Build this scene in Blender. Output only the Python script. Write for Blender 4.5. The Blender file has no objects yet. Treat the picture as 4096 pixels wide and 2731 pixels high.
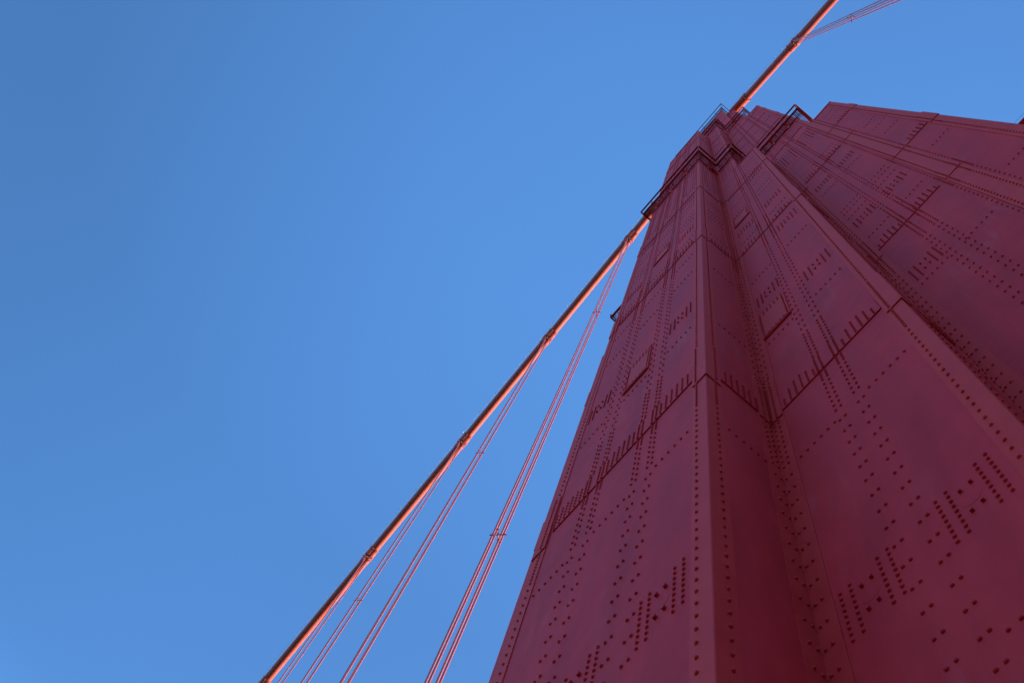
import bpy, math, random
import numpy as np
from mathutils import Matrix, Vector

# ------------------------------------------------------------------ frame, camera, light
S = 2.335            # metres per plan unit (distance from the lens to the nearest tower face)
EYE = 1.6            # lens above the sidewalk
sc = bpy.context.scene
col = sc.collection
rnd = random.Random(7)

def W(x, y, z):
    return (x * S, y * S, z * S + EYE)

cam_d = bpy.data.cameras.new('camera')
cam = bpy.data.objects.new('camera', cam_d)
col.objects.link(cam)
R0, R1, R2 = (0.6310639, 0.76085703, 0.15117849), (-0.73188408, 0.64857058, -0.20904998), (-0.25710707, 0.02127877, 0.96614863)
rot = Matrix(((R0[0], -R1[0], -R2[0]), (R0[1], -R1[1], -R2[1]), (R0[2], -R1[2], -R2[2])))
cam.matrix_world = Matrix.Translation((0, 0, EYE)) @ rot.to_4x4()
cam_d.sensor_fit = 'HORIZONTAL'
cam_d.sensor_width = 36.0
cam_d.lens = 4721.47 / 4096 * 36
cam_d.clip_start = 0.05
cam_d.clip_end = 30000
sc.camera = cam

SUN_EL, SUN_ROT = math.radians(7.5), math.radians(9)   # sun stands beyond the tower (+y), nearly square to the bridge
world = bpy.data.worlds.new('World')
sc.world = world
world.use_nodes = True
wn = world.node_tree
bg = wn.nodes['Background']
sky = wn.nodes.new('ShaderNodeTexSky')
sky.sky_type = 'NISHITA'
sky.sun_disc = False
sky.sun_elevation = SUN_EL
sky.sun_rotation = SUN_ROT
sky.altitude = 0
sky.air_density = 1.0
sky.dust_density = 0.8
sky.ozone_density = 4.6
# clear-sky brightness falls off on the side away from the low sun (world directions, high part of the sky only)
def wnode(t, **k):
    n = wn.nodes.new(t)
    for a, v in k.items(): setattr(n, a, v)
    return n
def mrange(src, a, b, c, d):
    n = wnode('ShaderNodeMapRange', interpolation_type='SMOOTHSTEP')
    for i, v in zip((1, 2, 3, 4), (a, b, c, d)): n.inputs[i].default_value = v
    wn.links.new(src, n.inputs[0]); return n.outputs[0]
wtc = wnode('ShaderNodeTexCoord'); wsep = wnode('ShaderNodeSeparateXYZ')
wn.links.new(wtc.outputs['Generated'], wsep.inputs[0])
fy = mrange(wsep.outputs['Y'], -.50, .0, .66, 1.0)
gz = wnode('ShaderNodeValToRGB'); wn.links.new(wsep.outputs['Z'], gz.inputs[0])
el = gz.color_ramp.elements
el[0].position = .5; el[0].color = (1, 1, 1, 1); el[1].position = .975; el[1].color = (1, 1, 1, 1)
for p_, v_ in ((.76, .78), (.88, .82)):
    e = el.new(p_); e.color = (v_, v_, v_, 1)
mu1 = wnode('ShaderNodeMath', operation='MULTIPLY'); fx = mrange(wsep.outputs['X'], -.1, .3, .80, .66)
mu0 = wnode('ShaderNodeMath', operation='MULTIPLY'); wn.links.new(fy, mu0.inputs[0]); wn.links.new(fx, mu0.inputs[1])
wn.links.new(mu0.outputs[0], mu1.inputs[0]); wn.links.new(gz.outputs[0], mu1.inputs[1])
mk = mrange(wsep.outputs['Z'], .62, .78, 0, 1)
mxf = wnode('ShaderNodeMix', data_type='FLOAT'); mxf.inputs[2].default_value = 1.0
wn.links.new(mk, mxf.inputs[0]); wn.links.new(mu1.outputs[0], mxf.inputs[3])
vm = wnode('ShaderNodeVectorMath', operation='SCALE')
wn.links.new(sky.outputs[0], vm.inputs[0]); wn.links.new(mxf.outputs[0], vm.inputs['Scale'])
wn.links.new(vm.outputs[0], bg.inputs[0])
bg.inputs[1].default_value = 0.15
sun_d = bpy.data.lights.new('sun', 'SUN')
sun_d.energy = 1.6
sun_d.angle = math.radians(0.5)
sun_d.color = (1.0, 0.74, 0.52)
sun = bpy.data.objects.new('sun', sun_d)
col.objects.link(sun)
sd = Vector((math.sin(SUN_ROT) * math.cos(SUN_EL), math.cos(SUN_ROT) * math.cos(SUN_EL), math.sin(SUN_EL)))
sun.rotation_euler = sd.to_track_quat('Z', 'Y').to_euler()
sun.location = (0, 300, 60)
sc.view_settings.view_transform = 'Standard'
sc.view_settings.look = 'None'
sc.view_settings.gamma = 1
sc.view_settings.exposure = 2.7

# ------------------------------------------------------------------ materials
def mat(name, base, rough=0.5, spec=0.5, var=None, streak=False, bump=0.0, metallic=0.0):
    m = bpy.data.materials.new(name); m.use_nodes = True
    nt = m.node_tree; b = nt.nodes['Principled BSDF']
    b.inputs['Base Color'].default_value = (*base, 1)
    b.inputs['Roughness'].default_value = rough
    b.inputs['Specular IOR Level'].default_value = spec
    b.inputs['Metallic'].default_value = metallic
    if var:
        tc = nt.nodes.new('ShaderNodeTexCoord')
        mp = nt.nodes.new('ShaderNodeMapping')
        mp.inputs['Scale'].default_value = (1.5, 1.5, 0.35 if streak else 1.5)
        nt.links.new(tc.outputs['Object'], mp.inputs[0])
        n1 = nt.nodes.new('ShaderNodeTexNoise'); n1.inputs['Scale'].default_value = 1.1; n1.inputs['Detail'].default_value = 6; n1.inputs['Roughness'].default_value = 0.6
        nt.links.new(mp.outputs[0], n1.inputs['Vector'])
        cr = nt.nodes.new('ShaderNodeValToRGB')
        cr.color_ramp.elements[0].position = 0.3; cr.color_ramp.elements[0].color = (*var[0], 1)
        cr.color_ramp.elements[1].position = 0.72; cr.color_ramp.elements[1].color = (*var[1], 1)
        nt.links.new(n1.outputs['Fac'], cr.inputs[0])
        out = cr.outputs[0]
        if streak:
            mp2 = nt.nodes.new('ShaderNodeMapping'); mp2.inputs['Scale'].default_value = (9, 9, 0.5)
            nt.links.new(tc.outputs['Object'], mp2.inputs[0])
            n2 = nt.nodes.new('ShaderNodeTexNoise'); n2.inputs['Scale'].default_value = 1.0; n2.inputs['Detail'].default_value = 5
            nt.links.new(mp2.outputs[0], n2.inputs['Vector'])
            n3 = nt.nodes.new('ShaderNodeTexNoise'); n3.inputs['Scale'].default_value = 0.45; n3.inputs['Detail'].default_value = 3
            nt.links.new(tc.outputs['Object'], n3.inputs['Vector'])
            mr = nt.nodes.new('ShaderNodeMapRange'); mr.inputs[1].default_value = 0.52; mr.inputs[2].default_value = 0.75; mr.inputs[4].default_value = 0.28
            nt.links.new(n3.outputs['Fac'], mr.inputs[0])
            mr2 = nt.nodes.new('ShaderNodeMapRange'); mr2.inputs[1].default_value = 0.45; mr2.inputs[2].default_value = 0.8
            nt.links.new(n2.outputs['Fac'], mr2.inputs[0])
            mu = nt.nodes.new('ShaderNodeMath'); mu.operation = 'MULTIPLY'
            nt.links.new(mr.outputs[0], mu.inputs[0]); nt.links.new(mr2.outputs[0], mu.inputs[1])
            mx = nt.nodes.new('ShaderNodeMixRGB'); mx.inputs[2].default_value = (0.50, 0.22, 0.24, 1)
            nt.links.new(mu.outputs[0], mx.inputs[0]); nt.links.new(out, mx.inputs[1])
            out = mx.outputs[0]
        nt.links.new(out, b.inputs['Base Color'])
        rr = nt.nodes.new('ShaderNodeMapRange'); rr.inputs[3].default_value = rough - 0.06; rr.inputs[4].default_value = rough + 0.1
        nt.links.new(n1.outputs['Fac'], rr.inputs[0]); nt.links.new(rr.outputs[0], b.inputs['Roughness'])
        if bump:
            n4 = nt.nodes.new('ShaderNodeTexNoise'); n4.inputs['Scale'].default_value = 2.2; n4.inputs['Detail'].default_value = 4
            nt.links.new(tc.outputs['Object'], n4.inputs['Vector'])
            bp = nt.nodes.new('ShaderNodeBump'); bp.inputs['Strength'].default_value = bump; bp.inputs['Distance'].default_value = 0.05
            nt.links.new(n4.outputs['Fac'], bp.inputs['Height']); nt.links.new(bp.outputs[0], b.inputs['Normal'])
    return m

M_PAINT = mat('orange_vermilion_paint', (0.5, 0.022, 0.022), 0.52, 0.12, ((0.46, 0.008, 0.010), (0.68, 0.022, 0.025)), streak=True, bump=0.3)
M_ANGLE = mat('orange_vermilion_angle_paint', (0.55, 0.03, 0.024), 0.52, 0.13, ((0.56, 0.016, 0.013), (0.66, 0.030, 0.024)), bump=0.1)
M_RAIL = mat('dark_red_railing_paint', (0.36, 0.028, 0.02), 0.6, 0.1, ((0.30, 0.022, 0.016), (0.42, 0.036, 0.028)))
M_CABLE = mat('cable_paint', (0.42, 0.07, 0.045), 0.6, 0.2, ((0.36, 0.055, 0.035), (0.46, 0.085, 0.058)))
M_BOLT = mat('clamp_paint', (0.36, 0.05, 0.035), 0.5, 0.4, ((0.30, 0.04, 0.03), (0.40, 0.06, 0.045)))
M_BRASS = mat('weathered_metal', (0.30, 0.22, 0.12), 0.5, 0.5, ((0.16, 0.10, 0.06), (0.38, 0.30, 0.18)))
M_WIRE = mat('grey_wire', (0.12, 0.13, 0.16), 0.4, 0.5)
M_ASPH = mat('asphalt', (0.05, 0.05, 0.052), 0.9, 0.3, ((0.04, 0.04, 0.042), (0.065, 0.065, 0.068)))
M_CONC = mat('sidewalk_concrete', (0.06, 0.057, 0.055), 0.9, 0.2, ((0.045, 0.043, 0.04), (0.075, 0.07, 0.068)))
M_ADDED_HILL = mat('added_hill_scrub', (0.045, 0.05, 0.03), 0.95, 0.1, ((0.03, 0.035, 0.02), (0.075, 0.07, 0.045)))  # for the added out-of-frame hill that blocks low sky light
M_WATER = mat('bay_water', (0.012, 0.035, 0.045), 0.15, 0.5)

m = bpy.data.materials.new('twisted_rope_paint'); m.use_nodes = True
nt = m.node_tree; b = nt.nodes['Principled BSDF']
b.inputs['Base Color'].default_value = (0.40, 0.075, 0.06, 1); b.inputs['Roughness'].default_value = 0.45
uv = nt.nodes.new('ShaderNodeUVMap'); wv = nt.nodes.new('ShaderNodeTexWave')
wv.wave_type = 'BANDS'; wv.bands_direction = 'DIAGONAL'; wv.inputs['Scale'].default_value = 1.0
mp = nt.nodes.new('ShaderNodeMapping'); mp.inputs['Scale'].default_value = (1, 1, 1)
nt.links.new(uv.outputs[0], mp.inputs[0]); nt.links.new(mp.outputs[0], wv.inputs['Vector'])
bp = nt.nodes.new('ShaderNodeBump'); bp.inputs['Strength'].default_value = 0.1; bp.inputs['Distance'].default_value = 0.01
nt.links.new(wv.outputs['Fac'], bp.inputs['Height']); nt.links.new(bp.outputs[0], b.inputs['Normal'])
M_ROPE = m

# ------------------------------------------------------------------ mesh helpers (all coordinates in plan units)
RIV8 = None
def dome_template(seg, rings):
    vs, fs = [], []
    prof = [(1.0, 0.0), (0.93, 0.42), (0.55, 0.78)][:rings]
    for r, h in prof:
        for i in range(seg):
            a = 2 * math.pi * i / seg
            vs.append((r * math.cos(a), r * math.sin(a), h))
    vs.append((0, 0, 0.9))
    top = len(vs) - 1
    for k in range(rings - 1):
        for i in range(seg):
            j = (i + 1) % seg
            fs.append((k * seg + i, k * seg + j, (k + 1) * seg + j, (k + 1) * seg + i))
    k = rings - 1
    for i in range(seg):
        fs.append((k * seg + i, k * seg + (i + 1) % seg, top))
    return np.array(vs, float), fs
DN, DF = dome_template(10, 3), dome_template(6, 2)
RR, RH = 0.0081, 0.0108     # rivet head radius / height

class MB:
    def __init__(s):
        s.v, s.f, s.sm, s.uv, s.mi = [], [], [], {}, []
    def quadbox(s, x0, x1, y0, y1, z0, z1):
        n = len(s.v)
        s.v += [(x0, y0, z0), (x1, y0, z0), (x1, y1, z0), (x0, y1, z0), (x0, y0, z1), (x1, y0, z1), (x1, y1, z1), (x0, y1, z1)]
        for q in ((0, 3, 2, 1), (4, 5, 6, 7), (0, 1, 5, 4), (1, 2, 6, 5), (2, 3, 7, 6), (3, 0, 4, 7)):
            s.f.append(tuple(n + i for i in q)); s.sm.append(False)
        return s
    def prism(s, pts, z0, z1, smooth=False, caps=True):
        n = len(s.v); k = len(pts)
        s.v += [(p[0], p[1], z0) for p in pts] + [(p[0], p[1], z1) for p in pts]
        for i in range(k):
            j = (i + 1) % k
            s.f.append((n + i, n + j, n + k + j, n + k + i)); s.sm.append(smooth)
        if caps:
            s.f.append(tuple(n + i for i in reversed(range(k)))); s.sm.append(False)
            s.f.append(tuple(n + k + i for i in range(k))); s.sm.append(False)
        return s
    def tube(s, pts, r, seg=8, caps=True, smooth=True, up=None):
        P = [Vector(p) for p in pts]; n0 = len(s.v); m_ = len(P)
        rs = r if isinstance(r, (list, tuple)) else [r] * m_
        for i, p in enumerate(P):
            t = (P[min(i + 1, m_ - 1)] - P[max(i - 1, 0)]).normalized()
            u = Vector(up) if up else (Vector((0, 0, 1)) if abs(t.z) < 0.9 else Vector((1, 0, 0)))
            a = t.cross(u).normalized(); c = a.cross(t).normalized()
            for k in range(seg):
                th = 2 * math.pi * k / seg + (math.pi / 4 if seg == 4 else 0)
                q = p + rs[i] * (math.cos(th) * a + math.sin(th) * c)
                s.v.append(tuple(q))
        for i in range(m_ - 1):
            for k in range(seg):
                j = (k + 1) % seg
                s.f.append((n0 + i * seg + k, n0 + i * seg + j, n0 + (i + 1) * seg + j, n0 + (i + 1) * seg + k)); s.sm.append(smooth and seg > 4)
        if caps:
            s.f.append(tuple(n0 + k for k in range(seg))); s.sm.append(False)
            s.f.append(tuple(n0 + (m_ - 1) * seg + k for k in reversed(range(seg)))); s.sm.append(False)
        return s
    def bar(s, a, b_, r):
        return s.tube([a, b_], r, 4)
    def rivets(s, pts, nrm, r=RR, h=RH):
        """pts: list of points on the face, nrm: face normal"""
        if not pts: return s
        nv = Vector(nrm); t1 = Vector((0, 0, 1)); t2 = nv.cross(t1)
        A = np.array([tuple(t2), tuple(t1), tuple(nv)])
        for (x, y, z) in pts:
            tv, tf = DN if z < 13 else DF
            jit = 1 + rnd.uniform(-.07, .07)
            if z > 13: jit *= 1.12
            q = (tv * np.array([r * jit, r * jit, h])) @ A + np.array([x, y, z])
            n = len(s.v)
            s.v += [tuple(p) for p in q]
            s.f += [tuple(n + i for i in t) for t in tf]
            s.sm += [True] * len(tf)
        return s
    def build(s, name, material, parent=None, origin=(0, 0, 0), world_m=False):
        me = bpy.data.meshes.new(name)
        o = np.array(origin, float)
        v = (np.array(s.v) - o) * S
        if parent is None: pass
        me.from_pydata([tuple(p) for p in v], [], s.f)
        me.polygons.foreach_set('use_smooth', s.sm)
        me.materials.append(material)
        me.update()
        ob = bpy.data.objects.new(name, me); col.objects.link(ob)
        if parent is not None:
            ob.parent = parent
            po = parent['_o'] if '_o' in parent.keys() else (0, 0, 0)
            ob.location = tuple((o[i] - po[i]) * S for i in range(3))
        else:
            ob.location = W(*origin)
        ob['_o'] = tuple(float(t) for t in origin)
        return ob

def thing(name, label, cat, origin=(0, 0, 0), group=None):
    o = bpy.data.objects.new(name, None); col.objects.link(o)
    o.location = W(*origin); o['_o'] = tuple(float(t) for t in origin)
    o['label'] = label; o['category'] = cat
    if group: o['group'] = group
    return o
def tag(o, label, cat, group=None):
    o['label'] = label; o['category'] = cat
    if group: o['group'] = group
    return o

# ------------------------------------------------------------------ setting: water, deck, sidewalk
G = -EYE / S          # sidewalk level in plan units
def struct(name, mb, material, origin=(0, 0, 0)):
    o = mb.build(name, material, None, origin); o['kind'] = 'structure'; return o
mb = MB(); zw = G - 29
mb.v = [(-6000, -6000, zw), (6000, -6000, zw), (6000, 6000, zw), (-6000, 6000, zw)]; mb.f = [(0, 1, 2, 3)]; mb.sm = [False]
struct('bay_water', mb, M_WATER)
# unseen steep hill added on the +x side to keep the tower's recesses dark
mb = MB(); NX, NY = 26, 40
def added_hill_h(i, j):
    u = i / NX; v = j / NY
    base = min(1, u * 3.2) ** 0.7 * (1 - .35 * max(0, u - .6))
    return zw - .5 + (105 * base * (.75 + .25 * math.sin(v * 7 + 1.3) * math.cos(v * 3.1 + u * 4)) + rnd.uniform(-2, 2) * base) * max(0.0, min(1.0, (1 - v) * 5))
for j in range(NY + 1):
    for i in range(NX + 1):
        v = j / NY; y = -420 + 490 * v
        mb.v.append((48 + 330 * (i / NX) + 9 * math.sin(v * 9), y, added_hill_h(i, j)))
for j in range(NY):
    for i in range(NX):
        a = j * (NX + 1) + i; mb.f.append((a, a + 1, a + NX + 2, a + NX + 1)); mb.sm.append(True)
struct('added_hill_blocker', mb, M_ADDED_HILL)
struct('roadway', MB().quadbox(-170, 170, 4.6, 9.5, G - .5, G - .06), M_ASPH)
struct('sidewalk', MB().quadbox(-170, 170, -.55, 4.55, G - .5, G), M_CONC)

# ------------------------------------------------------------------ the tower
XC, YC = -1.75, 2.5
a_, b_, c_, d_, e_, f_ = .693, 1.15, 1.613, 2.055, 2.52, 2.985
tower = thing('bridge_tower', 'tall riveted dark red steel bridge tower with stepped cellular walls, filling the right side', 'bridge tower', (XC, YC, G))

def outline(steps):
    """steps: list of (half width, front y) from the outermost column to the central one -> closed plan polygon"""
    q = []
    for i, (hw, y) in enumerate(steps):
        q.append((hw, y))
        nh = steps[i + 1][0] if i + 1 < len(steps) else None
        if nh is not None: q.append((nh, y))
    right = q                                   # right half of the front, going inwards
    front = [(XC - p[0], p[1]) for p in right] + [(XC + p[0], p[1]) for p in reversed(right)]
    back = [(p[0], 2 * YC - p[1]) for p in reversed(front)]
    return front + back
T1, T2, T3, T4 = 21.15, 40.0, 42.7, 66.6
IN = .004     # shaft core sits just behind the wall plates
def shaft(steps, z0, z1):
    return outline([(h - IN, y + IN) for h, y in steps]), z0, z1
core = MB()
for steps, z0, z1 in (([(f_, 1.91), (c_, 1.455), (a_, 1.0)], G - 29, T1 - .01),
                      ([(e_, 1.91), (b_, 1.455), (a_, 1.0)], T1 - .01, T2 - .01),
                      ([(d_, 1.91), (b_, 1.455)], T2 - .01, T3 - .01),
                      ([(d_, 2.365), (c_, 1.91)], T3 - .01, T4 - .01)):
    p, q0, q1 = shaft(steps, z0, z1)
    core.prism(p, q0, q1)
core.build('shaft', M_PAINT, tower, (XC, YC, G))

PL = .004
def near(z, seams):
    return min(((z - s) for s in seams), key=abs) if seams else 99

def face(axis, c, cells, z0, z1, seams, opts=None, kind='left', label=None):
    """one wall face. axis 'y': plane y=c facing -y, runs along x. axis 'x': plane x=c facing +x, runs along y; axis 'm': the same facing -x."""
    o = opts or {}
    mb = MB()
    u0, u1 = cells[0], cells[-1]
    if axis == 'y':
        P = lambda u, z, h=0.0: (u, c - h, z); N = (0, -1, 0)
        def box(ua, ub, za, zb, h, h0=-IN): mb.quadbox(ua, ub, c - h, c - h0, za, zb)
    else:
        sg = 1 if axis == 'x' else -1
        P = lambda u, z, h=0.0: (c + sg * h, u, z); N = (sg, 0, 0)
        def box(ua, ub, za, zb, h, h0=-IN): mb.quadbox(min(c + sg * h0, c + sg * h), max(c + sg * h0, c + sg * h), ua, ub, za, zb)
    box(u0, u1, z0, z1, 0.0)
    riv = []
    e0, e1 = o.get('inset', (.1, .1))
    hb = .0078
    for s_ in seams:                                   # splice plates: the overhanging lower edge is the dark seam line
        if z0 < s_ < z1 - .3:
            box(u0 + e0, u1 - e1, s_, s_ + .29, hb, 0.0)
    def add(u, z):
        if z0 + .05 < z < z1 - .05:
            h = hb if any(0 < z - s_ < .29 for s_ in seams) and (u0 + e0 < u < u1 - e1) else 0.0
            riv.append(P(u, z, h))
    # twin columns on the cell partitions
    for pu in cells[1:-1]:
        for k, du in enumerate((-.0745, -.041, .041, .0745)) if not o.get('wide') else enumerate((-.085, -.045, .045, .085)):
            z = z0 + .05
            st = (.083 if k % 2 else 0)
            zz = math.floor(z0 / .166) * .166 + st
            while zz < z1:
                d = near(zz, seams)
                add(pu + du, zz)
                if d > -.12 - .08 and d < .35: zz += .042
                elif -.87 < d < .95: zz += .083
                else: zz += .166
    cols6 = [-.109, -.0655, -.022, .022, .0655, .109]
    hs = o.get('H', [])
    for ci in range(len(cells) - 1):
        cc = (cells[ci] + cells[ci + 1]) / 2 + o.get('shift', 0)
        if len(cells) > 2:
            if ci == 0: cc += .012
            if ci == len(cells) - 2: cc -= .012
        for s_ in seams:
            if z0 < s_ < z1 - .3:
                prof = (5, 6, 6, 6, 6, 5) if o.get('arch') is None else (3, 5, 6, 6, 5, 3)
                for k, du in enumerate(cols6):
                    for j in range(prof[k]): add(cc + du, s_ + .025 + j * .047)
        for zr in o.get('rows', []):
            for du in cols6: add(cc + du, zr)
        for (zg0, zg1, dz) in o.get('grids', []):
            z = zg0
            while z < zg1:
                if abs(near(z, seams)) > .3:
                    for du in cols6[::2] + [.109]: add(cc + du, z)
                z += dz
        for (zc, which) in hs:
            if which is None or ci in which:
                for du in (-.109, -.064, .064, .109):
                    for j in range(9): add(cc + du, zc - .17 + j * .0425)
                for bu, bz in ((-.022, .09), (.022, .09), (-.022, -.08), (.022, -.08)):
                    if axis == 'y': mb.quadbox(cc + bu - .006, cc + bu + .006, c - .012, c, zc + bz - .008, zc + bz + .008)
                    else: mb.quadbox(c - (.012 if sg < 0 else 0), c + (.012 if sg > 0 else 0), cc + bu - .006, cc + bu + .006, zc + bz - .008, zc + bz + .008)
                if zc < 12:                             # thin round cover plate
                    n0 = len(mb.v); K = 24
                    for j in range(K):
                        an = 2 * math.pi * j / K
                        mb.v.append(P(cc + .04 * math.cos(an), zc + .04 * math.sin(an), .0011))
                    for j in range(K):
                        an = 2 * math.pi * j / K
                        mb.v.append(P(cc + .041 * math.cos(an), zc + .041 * math.sin(an), 0))
                    mb.f.append(tuple(n0 + j for j in range(K))); mb.sm.append(False)
                    for j in range(K):
                        mb.f.append((n0 + j, n0 + K + j, n0 + K + (j + 1) % K, n0 + (j + 1) % K)); mb.sm.append(False)
        for (za, zb_, which) in o.get('lines', []):     # long close-set vertical rivet lines
            if which is None or ci in which:
                for du in (-.13, -.08, .08, .13):
                    z = za + abs(du) * 3
                    while z < zb_: add(cc + du, z); z += .05
                z = za
                while z < zb_:
                    add(cc - .03, z); add(cc + .03, z + .1); z += .4
    mb.rivets(riv, N)
    ob = mb.build('wall_plate', M_PAINT, tower, ((u0 + u1) / 2, c, z0) if axis == 'y' else (c, (u0 + u1) / 2, z0))
    if label: ob['label'] = label
    return ob

def hatch(axis, c, u0, u1, z0, z1):
    """raised rectangular service hatch with a drip ledge under it"""
    mb = MB()
    def box(ua, ub, za, zb, h, h0=0.0):
        if axis == 'y': mb.quadbox(ua, ub, c - h, c - h0, za, zb)
        else: mb.quadbox(c + h0, c + h, ua, ub, za, zb)
    box(u0, u1, z0, z1, .006)
    box(u0 - .008, u1 + .008, z0 - .045, z0 - .03, .014)
    box(u1 + .002, u1 + .01, z0 - .03, z1, .013)
    box(u0 - .004, u1 + .002, z0, z0 + .022, .014, .006)
    riv = []
    n = 7
    for i in range(n):
        u = u0 + .012 + (u1 - u0 - .024) * i / (n - 1)
        riv += [(u, c - .006, z1 - .03), (u, c - .006, z1 - .1), (u, c - .006, z0 + .06)]
    z = z0 + .1
    while z < z1 - .1:
        riv += [(u0 + .01, c - .006, z), (u1 - .012, c - .006, z)]; z += .05
    mb.rivets(riv, (0, -1, 0))
    return mb.build('service_hatch', M_ANGLE, tower, ((u0 + u1) / 2, c, z0))

SEA = [.3, 6.14, 11.96, 17.72, 23.6, 29.45, 35.3]
SEB = [3.5, 9.45, 15.85, 22.0, 27.9, 33.8, 38.2]
SEC = [6.1, 11.95, 17.92]
ROWS = [.42, 2.848, 5.275, 7.70, 10.12, 11.2, 12.62, 14.3, 14.73, 15.16, 16.0, 16.45, 18.6, 19.0]
UP = [(24.3, 40, .42)]
X1, X2, X3, X4, X5, XL = XC + a_, XC + b_, XC + c_, XC + d_, XC + e_, XC - a_
XR = XC + f_
face('y', 1.0, [XL, XL + .474, X1 - .463, X1], G, T2, SEA,
     {'rows': ROWS, 'H': [(3.60, None), (8.45, (0, 2)), (13.48, (0, 2)), (17.2, None), (22.9, (2,)), (28.7, None), (34.5, None)], 'lines': [(18.7, 23.4, None), (24.6, 27, (0,))], 'grids': UP, 'inset': (.13, .1)}, label='broad left wall plate with rivet rows')
face('x', X1, [1.0, 1.455], G, T2, [s + .0 for s in SEA], {'rows': [.42, 2.848, 5.275, 7.73, 10.17, 12.62, 14.3, 14.73, 15.16, 16, 16.45], 'lines': [(18.7, 23.4, None)], 'grids': UP, 'inset': (.085, .095), 'shift': .012})
face('y', 1.455, [X1, X2 - .013, X3], G, T1, SEA, {'rows': [.42, 2.848, 5.275, 7.70, 10.12, 12.62, 14.9, 15.3, 16.4, 18.3, 18.7, 19.4, 20.0], 'H': [(3.60, None), (8.45, (1,)), (9.2, (0,)), (11.3, (1,)), (13.48, None), (17.3, (1,))], 'inset': (.095, .1), 'arch': 1}, label='wall plate between the two inner corners')
face('y', 1.455, [X1, X2], T1, T3, SEA + [41.0], {'grids': [(21.6, 42.5, .36)], 'H': [(26.5, None), (32.5, None)], 'inset': (.095, .1)})
face('x', X3, [1.455, 1.91], G, T1, [s - .15 for s in SEA], {'rows': ROWS[:9], 'inset': (.085, .095)})
face('x', X2, [1.455, 1.91], T1, T3, SEA, {'grids': [(21.6, 42.5, .5)], 'inset': (.085, .095)})
XS = X5 - .015
RB = {'rows': [2.9, 5.3, 7.73, 10.12, 11.5, 11.85, 12.1, 13.9, 16.3, 16.7, 18.6], 'H': [(8.05, (0,)), (5.0, (1,)), (14.6, None), (11.0, None)], 'inset': (.095, .06), 'arch': 1, 'lines': [(18.9, 21.0, (0, 1))]}
face('y', 1.91, [X3, X4, XS - .08], G, T1, SEB, RB, label='right wall plate with staggered seams')
face('y', 1.91, [XS + .08, XR], G, T1, SEC, {'rows': [3.0, 5.8, 8.3, 10.9, 13.6, 14.5, 15.3, 19.3, 20.0], 'inset': (.02, .1)}, label='outermost wall plate at the right end')
face('y', 1.91, [X2, X3, X4, X5], T1, T2, SEB, {'grids': [(22, 40, .4)], 'H': [(25.5, (1, 2)), (31, None)], 'inset': (.095, .1)})
face('y', 1.91, [X2, X3, X4], T2, T3, [41.2], {'grids': [(40.2, 42.5, .4)], 'inset': (.095, .1)})
face('y', 1.91, [XC - c_, XC - b_, XC - a_, X1, X2, X3], T3, T4, [48.5, 54.3, 60.2], {'grids': [(43, 66, .55)], 'inset': (.095, .1)})
face('y', 2.365, [X3, X4], T3, T4 + .2, [48.5, 54.3, 60.2], {'grids': [(43, 66, .45)], 'inset': (.095, .1)})
face('x', X3, [1.91, 2.365], T3, T4, [48.5, 54.3, 60.2], {'grids': [(43, 66, .55)], 'inset': (.085, .095)})

# the mirrored walls on the far left, round the corner
Y0, Y1, Y2 = 1.0, 1.455, 1.91
Y3 = 2 * YC - Y2
OP = {'rows': ROWS[:8], 'grids': UP, 'inset': (.085, .095)}
face('m', XL, [Y0, Y1], G, T2, SEA, OP)
face('y', Y1, [XC - c_, XC - b_, XL], G, T1, SEA, {'rows': ROWS[:8], 'H': [(3.6, None), (8.45, (0,)), (13.48, None)], 'inset': (.095, .1)})
face('y', Y1, [XC - b_, XL], T1, T3, SEA, {'grids': [(21.6, 42.5, .4)], 'inset': (.095, .1)})
face('m', XC - c_, [Y1, Y2], G, T1, SEA, OP)
face('m', XC - b_, [Y1, Y2], T1, T3, SEA, OP)
face('y', Y2, [XC - f_, XC - e_, XC - d_, XC - c_], G, T1, SEB, {'rows': RB['rows'], 'H': RB['H'], 'inset': (.095, .1), 'arch': 1})
face('y', Y2, [XC - e_, XC - d_, XC - c_, XC - b_], T1, T2, SEB, {'grids': [(22, 40, .4)], 'inset': (.095, .1)})
face('m', XC - f_, [Y2, (Y2 + Y3) / 2, Y3], G, T1, SEA, OP)
face('x', XR, [Y2, (Y2 + Y3) / 2, Y3], G, T1, SEA, OP)
face('m', XC - e_, [Y2, (Y2 + Y3) / 2, Y3], T1, T2, SEA, OP)
# lapped strip between the two right-hand plates
mb = MB()
mb.quadbox(XS - .078, XS + .078, 1.91 - .0075, 1.91 + IN, G, T1)
for s_ in SEB + SEC:
    if s_ < T1 - 1: mb.quadbox(XS - .078, XS + .078, 1.91 - .014, 1.91 - .0075, s_ - .02, s_ + .27)
riv = []
for k, du in enumerate((-.055, .05)):
    z = G + .1 + .04 * k
    while z < T1:
        riv.append((XS + du, 1.91 - .0075 - (.0065 if any(-.02 < z - s_ < .27 for s_ in SEB + SEC) else 0), z))
        d = near(z, SEB + SEC); z += .042 if -.5 < d < .5 else .084
mb.rivets(riv, (0, -1, 0))
riv = []
for k, du in enumerate((-.1, .098)):
    z = G + .1
    while z < T1:
        riv.append((XS + du, 1.91, z)); d = near(z, SEB + SEC); z += .05 if -.4 < d < .4 else .13
mb.rivets(riv, (0, -1, 0))
mb.build('lap_strip', M_ANGLE, tower, (XS, 1.91, G))

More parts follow.
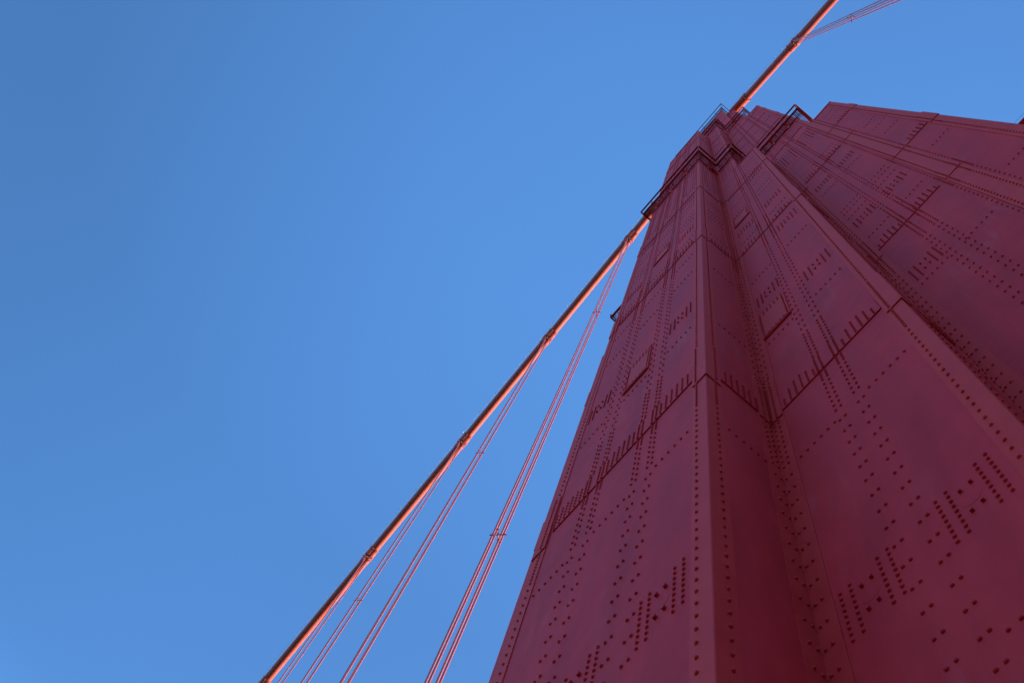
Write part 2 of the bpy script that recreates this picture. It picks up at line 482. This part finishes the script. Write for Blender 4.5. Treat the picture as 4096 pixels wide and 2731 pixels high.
# vertical angles on corners
def angle(cx, cy, d1, n1, d2, n2, z0, z1, seams, convex=True, name='corner_angle', L=.095, back=.82):
    mb = MB()
    def prof(t, L):
        q = [(cx + d1[0] * L + n1[0] * t, cy + d1[1] * L + n1[1] * t)]
        ox, oy = cx + (n1[0] + n2[0]) * t, cy + (n1[1] + n2[1]) * t
        if convex:
            r = .006
            for k in range(5):
                an = k / 4
                p1 = (ox + d1[0] * r, oy + d1[1] * r); p2 = (ox + d2[0] * r, oy + d2[1] * r)
                q.append(((1 - an) ** 2 * p1[0] + 2 * an * (1 - an) * ox + an ** 2 * p2[0], (1 - an) ** 2 * p1[1] + 2 * an * (1 - an) * oy + an ** 2 * p2[1]))
        else: q.append((ox, oy))
        q += [(cx + d2[0] * L + n2[0] * t, cy + d2[1] * L + n2[1] * t), (cx + d2[0] * L - n2[0] * IN * .5, cy + d2[1] * L - n2[1] * IN * .5),
              (cx - (n1[0] + n2[0]) * IN * .5, cy - (n1[1] + n2[1]) * IN * .5), (cx + d1[0] * L - n1[0] * IN * .5, cy + d1[1] * L - n1[1] * IN * .5)]
        return q
    t = .0055
    mb.prism(prof(t, L), z0, z1)
    for s_ in seams:
        if z0 < s_ < z1 - back: mb.prism(prof(t + .0075, L - .004), s_, s_ + back)
    for dd, nn, offs in ((d1, n1, (.065,) if convex else (.026, .062)), (d2, n2, (.056,) if convex else (.024, .056))):
        for k, o in enumerate(offs):
            riv = []; z = z0 + .06 + (k * .04 if convex else 0)
            while z < z1 - .03:
                h = t + (.0075 if any(0 <= z - s_ <= back for s_ in seams) else 0)
                riv.append((cx + dd[0] * o + nn[0] * h, cy + dd[1] * o + nn[1] * h, z))
                d = near(z, seams); z += (.042 if -.5 < d < .82 else .086) if convex else (.042 if -.15 < d < .62 else .084 if -.87 < d < .95 else .166)
            mb.rivets(riv, (nn[0], nn[1], 0))
    return mb.build(name, M_ANGLE, tower, (cx, cy, z0))
L_, R_, F_, B_ = (-1, 0), (1, 0), (0, -1), (0, 1)
SC = [.15, 5.96, 11.79, 17.68, 23.5, 29.4, 35.2]
SI = [.2, 6.07, 11.97, 17.99, 23.8, 29.7, 35.5]
angle(X1, 1.0, L_, F_, B_, R_, G, T2, SC)                               # main left corner
angle(X1, 1.455, F_, R_, R_, F_, G, T2 + 1.5, SI, False, 'inner_angle')
angle(X3, 1.455, L_, F_, B_, R_, G, T1, [s for s in SC])
angle(X3, 1.91, F_, R_, R_, F_, G, T1, [3.2, 9.2, 15.4], False, 'inner_angle')
angle(XR, 1.91, L_, F_, B_, R_, G, T1, SC)
angle(XL, 1.0, R_, F_, B_, L_, G, T2, SC, L=.105)
angle(XL, 1.455, F_, L_, L_, F_, G, T2, SI, False, 'inner_angle')
angle(XC - c_, 1.455, R_, F_, B_, L_, G, T1, SC)
angle(XC - c_, 1.91, F_, L_, L_, F_, G, T1, SI, False, 'inner_angle')
angle(XC - f_, 1.91, R_, F_, B_, L_, G, T1, SC)
angle(XC - b_, 1.455, R_, F_, B_, L_, T1, T3, [23.5, 29.4, 35.2, 41])
angle(XC - e_, 1.91, R_, F_, B_, L_, T1, T2, [23.5, 29.4, 35.2])
angle(X2, 1.455, L_, F_, B_, R_, T1, T3, [23.5, 29.4, 35.2, 41])
angle(X2, 1.91, F_, R_, R_, F_, T1, T3, [27, 33, 38.5], False, 'inner_angle')
angle(X5, 1.91, L_, F_, B_, R_, T1, T2, [23.5, 29.4, 35.2, 38.5])
angle(X4, 1.91, L_, F_, B_, R_, T2, T3, [])
angle(X3, 1.91, L_, F_, B_, R_, T3, T4, [48.5, 54, 60])
angle(X3, 2.365, F_, R_, R_, F_, T3, T4, [48.5, 54, 60], False, 'inner_angle')
angle(X4, 2.365, L_, F_, B_, R_, T3, T4 + .2, [48.5, 54, 60])
# service hatches
for z in (7.93, 13.9): hatch('y', 1.0, -1.868, -1.626, z, z + .72)
for z in (7.93, 14.3): hatch('y', 1.455, -.955, -.712, z, z + .78)
# coping along the roof edges
def cope(x0, x1, y, z, h=.1): MB().quadbox(x0, x1, y - .012, y + .02, z - h, z).build('roof_coping', M_ANGLE, tower, ((x0 + x1) / 2, y, z))
cope(XL - .006, X1 + .006, 1.0, T2 + .006); cope(X2 - .47, X2 + .006, 1.455, T3 + .006); cope(X2 + .02, X3 + .012, 1.455, T1 + .006, .06); cope(X5 + .01, XR + .006, 1.91, T1 + .006)
cope(X4 + .01, X5 + .006, 1.91, T2 + .006); cope(X2 + .01, X4 + .006, 1.91, T3 + .006); cope(XC - c_, X3 + .006, 1.91, T4 + .006, .2); cope(X3 + .01, X4 + .006, 2.365, T4 + .2, .25)

# ------------------------------------------------------------------ walkways around the tower
def offset_path(path, off):
    out = []
    n = len(path)
    nr = []
    for i in range(n - 1):
        dx, dy = path[i + 1][0] - path[i][0], path[i + 1][1] - path[i][1]
        l = math.hypot(dx, dy); nr.append((dy / l, -dx / l))
    for i in range(n):
        if i == 0: nx, ny = nr[0]
        elif i == n - 1: nx, ny = nr[-1]
        else: nx, ny = nr[i - 1][0] + nr[i][0], nr[i - 1][1] + nr[i][1]
        out.append((path[i][0] + nx * off, path[i][1] + ny * off))
    return out, nr

def walkway(path, z, w=.135, ro=.185, rh=.45, brackets=(), pickets=False, th=1.15):
    root = MB()
    inner, nr = offset_path(path, .018); mid, _ = offset_path(path, w); outer, _ = offset_path(path, ro)
    # floor frame
    for i in range(len(path) - 1):
        for q, r in ((inner, .014), (mid, .022)):
            root.bar((q[i][0], q[i][1], z), (q[i + 1][0], q[i + 1][1], z), r * th)
    for q0, q1 in ((inner[0], mid[0]), (inner[-1], mid[-1])): root.bar((*q0, z), (*q1, z), .02)
    ox, oy = path[1]
    wk = root.build('walkway', M_RAIL, tower, (ox, oy, z))
    # grating
    g = MB()
    for i in range(len(path) - 1):
        p, q = path[i], path[i + 1]; l = math.hypot(q[0] - p[0], q[1] - p[1]); dx, dy = (q[0] - p[0]) / l, (q[1] - p[1]) / l; nx, ny = nr[i]
        k = 1
        n = int(l / .034)
        e0 = 0 if i == 0 or True else 0
        s0 = -w if (i > 0 and nr[i - 1][0] * dx + nr[i - 1][1] * dy < 0) else (w if i > 0 else 0)
        s0 = 0
        # extend over outer corners, stop short at inner ones
        turn0 = (nr[i - 1][0] * dx + nr[i - 1][1] * dy) if i > 0 else 0
        turn1 = (nr[i + 1][0] * dx + nr[i + 1][1] * dy) if i < len(nr) - 1 else 0
        a0 = (-w if turn0 < 0 else w) if turn0 else 0
        a1 = l + ((w if turn1 > 0 else -w) if turn1 else 0)
        a0 = max(a0, 0) if turn0 > 0 else (a0 if turn0 else 0)
        t = a0 + .017
        while t < a1 - .01:
            c0 = (p[0] + dx * t + nx * .02, p[1] + dy * t + ny * .02); c1 = (p[0] + dx * t + nx * w, p[1] + dy * t + ny * w)
            g.bar((*c0, z), (*c1, z), .0052 if int(t / .034) % 5 else .011); t += .034
        for f in (.2, .4, .6, .8):
            o2 = w * f
            c0 = (p[0] + dx * a0 + nx * o2, p[1] + dy * a0 + ny * o2); c1 = (p[0] + dx * a1 + nx * o2, p[1] + dy * a1 + ny * o2)
            g.bar((*c0, z + .003), (*c1, z + .003), .0055)
    g.build('grating', M_RAIL, wk, (ox, oy, z))
    rl = MB()
    for i in range(len(path) - 1):
        rl.bar((*outer[i], z + rh), (*outer[i + 1], z + rh), .02 * th)
        if pickets:
            rl.bar((*outer[i], z + .04), (*outer[i + 1], z + .04), .014)
            p, q = outer[i], outer[i + 1]; l = math.hypot(q[0] - p[0], q[1] - p[1]); n = int(l / .06)
            for k in range(n):
                f = k / n; x, y = p[0] + (q[0] - p[0]) * f, p[1] + (q[1] - p[1]) * f
                rl.bar((x, y, z), (x, y, z + rh), .016 if k % 8 == 0 else .004)
    for q, q2 in ((outer[0], mid[0]), (outer[-1], mid[-1])): rl.bar((*q, z + rh), (*q2, z), .02 * th)
    for i in range(1, len(path) - 1): rl.bar((*outer[i], z + rh), (*mid[i], z), .014)
    for (i, t) in brackets:
        p, q = path[i], path[i + 1]; l = math.hypot(q[0] - p[0], q[1] - p[1]); nx, ny = nr[i]
        x, y = p[0] + (q[0] - p[0]) * t, p[1] + (q[1] - p[1]) * t
        rl.bar((x + nx * ro, y + ny * ro, z + rh), (x + nx * w, y + ny * w, z), .012)
    rl.build('handrail', M_RAIL, wk, (ox, oy, z))
    for (i, t) in brackets:
        p, q = path[i], path[i + 1]; nx, ny = nr[i]
        x, y = p[0] + (q[0] - p[0]) * t, p[1] + (q[1] - p[1]) * t
        bk = MB().tube([(x + nx * .0, y + ny * .0, z - .16), (x + nx * (w * .45), y + ny * (w * .45), z - .085), (x + nx * (w + .02), y + ny * (w + .02), z - .06)], .024, 12)
        bk.quadbox(x + nx * (w + .005) - .02, x + nx * (w + .005) + .02, y + ny * (w + .005) - .02, y + ny * (w + .005) + .02, z - .07, z - .01)
        bk.build('bracket', M_ANGLE, wk, (x, y, z))
    return wk

walkway([(XL, 1.62), (XL, 1.0), (X1, 1.0), (X1, 1.455), (X2, 1.455), (X2, 1.91), (X5, 1.91), (X5, 2.25)], 24.0,
        brackets=[(1, .10), (1, .42), (1, .75), (2, .48), (3, .10), (4, .35), (5, .28), (5, .53), (5, .83), (6, .7)])['label'] = 'lower walkway wrapping the tower corners'
walkway([(XC - b_, 1.8), (XC - b_, 1.455), (X2, 1.455), (X2, 1.91), (X4, 1.91), (X4, 2.25)], 43.0, ro=.18,
        brackets=[(1, .5), (1, .85), (2, .5), (3, .1), (3, .5)])['label'] = 'middle walkway on the roof step'
walkway([(XC - c_, 2.3), (XC - c_, 1.91), (X3, 1.91), (X3, 2.3)], 66.55, w=.12, ro=.26, rh=.6, pickets=True, brackets=[(1, .3), (1, .6), (1, .9)])['label'] = 'topmost walkway with picket railing'
# short walkway seen past the left edge of the tower
walkway([(XC - b_ + .02, 1.40), (XL - .02, 1.40), (XL - .02, 1.06)][::-1] if False else [(XL - .005, 1.45), (XL - .005, 1.03)], 14.05, w=.26, ro=.30, rh=.35, brackets=[], th=.55)['label'] = 'small platform jutting past the left edge'
for za_, zb_ in ((17.95, 18.25), (18.85, 19.05), (33.6, 34.1)):
    MB().quadbox(XL - .035, XL, 1.0, 1.05, za_, zb_).build('edge_lug', M_RAIL, tower, (XL, 1.0, za_))
# steel outrigger beam behind the right edge, with its hand wire
mb = MB(); mb.quadbox(XR - .02, XR + 2.2, 1.985, 2.3, 9.3, 9.322)
br = mb.build('outrigger_beam', M_RAIL, tower, (XR, 2.0, 9.2)); br['label'] = 'dark red beam jutting out behind the right edge'
MB().bar((XR, 2.033, 9.65), (XR + 2.2, 2.033, 9.65), .0012).build('hand_wire', M_WIRE, br, (XR, 2.0, 9.6))
# saddle housing on the tower top
mb = MB(); mb.prism([(XC - 1.5, 2.12), (XC + 1.5, 2.12), (XC + 1.5, 2.78), (XC - 1.5, 2.78)], T4, T4 + .35)
mb.prism([(XC - .9, 2.2), (XC + .9, 2.2), (XC + .9, 2.7), (XC - .9, 2.7)], T4 + .35, T4 + 1.5)
mb.build('saddle_housing', M_ANGLE, tower, (XC, YC, T4))

# ------------------------------------------------------------------ main cable
def cable_pt(r):
    """centre line, as a function of x / y"""
    ql = 27.278 + .8413 * r + .00475 * r * r - .0001265 * r ** 3
    qr = 27.236 - .3822 * r
    q = min(ql, qr)
    y = 2.48 / (1 + .0085 * r)
    return Vector((r * y, y, q * y))
CR = .198
cable = thing('main_cable', 'thick round orange red suspension cable running diagonally behind the tower top', 'cable', tuple(cable_pt(-.05)))
co = tuple(cable_pt(-.05))
rs_ = [-19, -17, -15, -13.5, -12.3] + [-12.3 + .3 * i for i in range(1, 41)] + [-.05] + [.25 * i for i in range(1, 25)] + [7, 8, 10]
MB().tube([cable_pt(r) for r in rs_], CR, 40).build('cable_wrapping', M_CABLE, cable, co)
def frame(r):
    p = cable_pt(r); t = (cable_pt(r + .05) - cable_pt(r - .05)).normalized()
    return p, t
def along(r, d):
    p, t = frame(r); return p + t * d
# sleeve and collar where the cable leaves the tower
p0 = along(.30, -.7); t = frame(.3)[1]
mb = MB().tube([p0, p0 + t * 1.32, p0 + t * 1.36], [.235, .235, .222], 40)
mb.tube([p0 + t * 1.05, p0 + t * 1.12], .248, 40); mb.tube([p0 + t * 1.24, p0 + t * 1.36], .25, 40)
mb.build('cable_sleeve', M_CABLE, cable, co)
mb = MB()
for r in (-1.62,): mb.tube([along(r, -.6), along(r, .9)], .23, 40)
mb.build('cable_sleeve', M_CABLE, cable, co)
# wrapping joints
mb = MB()
for r in (-4.15, -6.6, -9.0, 1.2):
    MB().tube([along(r, -.012), along(r, .012)], CR + .004, 40).build('wrapping_joint', M_CABLE, cable, co)
# hand wires above the cable
for side in (-1, 1):
    pts = []
    for r in rs_:
        p, t = frame(r); pts.append((p.x, p.y + (-.275 if side < 0 else .16), p.z + .45))
    w_ = MB().tube(pts, .006, 6); w_.build('hand_wire', M_WIRE, cable, co)

BANDS = [(-12.38, -1), (-10.0, -1), (-7.765, -1), (-5.55, -1), (-3.245, -1), (2.01, 1), (4.85, 1)]
def band(r, sg):
    p, t = frame(r)
    t = t if sg < 0 else -t                       # t points up the slope, towards the tower
    up = Vector((0, 1, 0)).cross(t).normalized()
    if up.z < 0: up = -up
    yv = t.cross(up).normalized()
    if yv.y < 0: yv = -yv
    mb = MB()
    def cyl(a, b2, rad, rad2=None): mb.tube([p + t * a, p + t * b2], [rad, rad2 or rad], 32)
    cyl(.09, .50, .226); cyl(.47, .52, .234); cyl(.07, .10, .245)
    cyl(-.09, .07, .214)
    cyl(-.10, -.07, .245); cyl(-.09, -.36, .222, .212); cyl(-.37, -.35, .22)
    b_ = mb.build('cable_band', M_CABLE, cable, tuple(p))
    mb = MB()
    # flange with bolts under the cable
    for k in range(7):
        q = p + t * (.13 + k * .057) - up * .238
        mb.tube([q - yv * .10, q + yv * .10], .019, 8, up=tuple(t))
        mb.tube([q + yv * .07, q + yv * .12], .026, 6, up=tuple(t))
    for sgn in (-1, 1):
        q0 = p + t * .1 - up * .235 + yv * sgn * .035; q1 = p + t * .52 - up * .235 + yv * sgn * .035
        mb.bar(q0, q1, .018)
    mb.build('flange_bolts', M_BOLT, b_, tuple(p))
    mb = MB()
    for k in range(4):
        q = p - t * (.14 + k * .057) - up * .225
        mb.tube([q - yv * .09, q + yv * .09], .015, 8, up=tuple(t))
    mb.build('flange_bolts', M_BOLT, b_, tuple(p))
    mb = MB()
    for k in range(5):
        mb.tube([p - t * .03 - up * .245 + yv * (k - 2) * .03, p - t * .03 - up * .31 + yv * (k - 2) * .03 + t * .04], .014, 6)
    mb.tube([p - up * .30 - yv * .09 - t * .02, p - up * .30 + yv * .09 - t * .02], .02, 8)
    mb.build('rope_collar', M_BRASS, b_, tuple(p))
    return p, t, up, yv

# ------------------------------------------------------------------ suspender ropes
SP = .0735
def suspender(r, sg, label, clamps, zb=G):
    p, t, up, yv = FR[r]
    root = thing('suspender_ropes', label, 'suspender ropes', (p.x, p.y, p.z - .3), 'suspender ropes hanging from the main cable')
    for sx in (-1, 1):
        for sy in (-1, 1):
            pts = []
            for k in range(7):                      # half loop over the cable in the groove of the band
                an = math.pi / 2 * (1 - k / 6)
                a = math.pi / 2 - k / 6 * (math.pi / 2 + .55)
                v = yv * sy * math.cos(a) * .236 + up * math.sin(a) * .236
                pts.append(p + t * (sx * .045) + v)
            pts.append(Vector((p.x + sx * .06, p.y + sy * SP * 1.05, p.z - .62)))
            pts.append(Vector((p.x + sx * SP, p.y + sy * SP, p.z - 1.1)))
            z = p.z - 1.1; zs = []
            nseg = 14
            for k in range(1, nseg + 1): pts.append(Vector((p.x + sx * SP, p.y + sy * SP, p.z - 1.1 + (zb - p.z + 1.1) * k / nseg)))
            mb = MB(); seg = 10
            mb.tube(pts, .0185, seg)
            ob = mb.build('rope', M_ROPE, root, (p.x, p.y, p.z - .3))
            me = ob.data; uvl = me.uv_layers.new(name='UVMap')
            # helical coordinates: around the rope and along it (metres)
            dist = [0.0]
            for i in range(1, len(pts)): dist.append(dist[-1] + (Vector(pts[i]) - Vector(pts[i - 1])).length * S)
            nq = (len(pts) - 1) * seg
            arr = np.zeros((len(me.loops), 2))
            li = 0
            for i in range(len(pts) - 1):
                for k in range(seg):
                    for (ii, kk) in ((i, k), (i, k + 1), (i + 1, k + 1), (i + 1, k)):
                        arr[li] = (kk / seg * 6 * .314, dist[ii] * 4.0); li += 1
            uvl.data.foreach_set('uv', arr.ravel())
    for zc in clamps:
        mb = MB(); c = Vector((p.x, p.y, zc))
        for sx in (-1, 1):
            for sy in (-1, 1):
                q = c + Vector((sx * SP, sy * SP, 0))
                mb.tube([c, c + Vector((sx * .03, sy * .03, 0)), q], [.02, .011, .011], 8)
                mb.tube([q - Vector((0, 0, .03)), q + Vector((0, 0, .03))], .024, 8)
                o = Vector((sx * .03, sy * .03, 0))
                mb.tube([q + Vector((sx * .01, -sy * .025, 0)), q + Vector((sx * .03, sy * .045, 0))], .013, 6)
        mb.build('spacer_clamp', M_BOLT, root, (p.x, p.y, zc))
    return root
FR = {}
for r, sg in BANDS: FR[r] = band(r, sg)
def yr(r): return 2.48 / (1 + .0085 * r)
suspender(-3.245, -1, 'nearest rope set left of the tower, four thick twisted ropes held by two star clamps', [7.856 * yr(-3.2), 16.44 * yr(-3.2)])
suspender(-5.55, -1, 'second rope set from the tower with one small clamp beside the cable', [15.24 * yr(-5.5)])
suspender(-7.765, -1, 'third rope set from the tower with a clamp near the lower part', [14.0 * yr(-7.7)])
suspender(-10.0, -1, 'fourth rope set from the tower, thin pair running close under the cable', [12.6 * yr(-9.9)])
suspender(-12.38, -1, 'farthest rope set at the bottom left where the cable leaves the frame', [11.5 * yr(-12)])
suspender(2.01, 1, 'rope set above the tower running to the top right, four ropes with a star clamp', [17.13 * yr(2)])
suspender(4.85, 1, 'next rope set beyond the top right corner', [15.0 * yr(4.8)])
for o in list(bpy.data.objects):
    if '_o' in o.keys(): del o['_o']
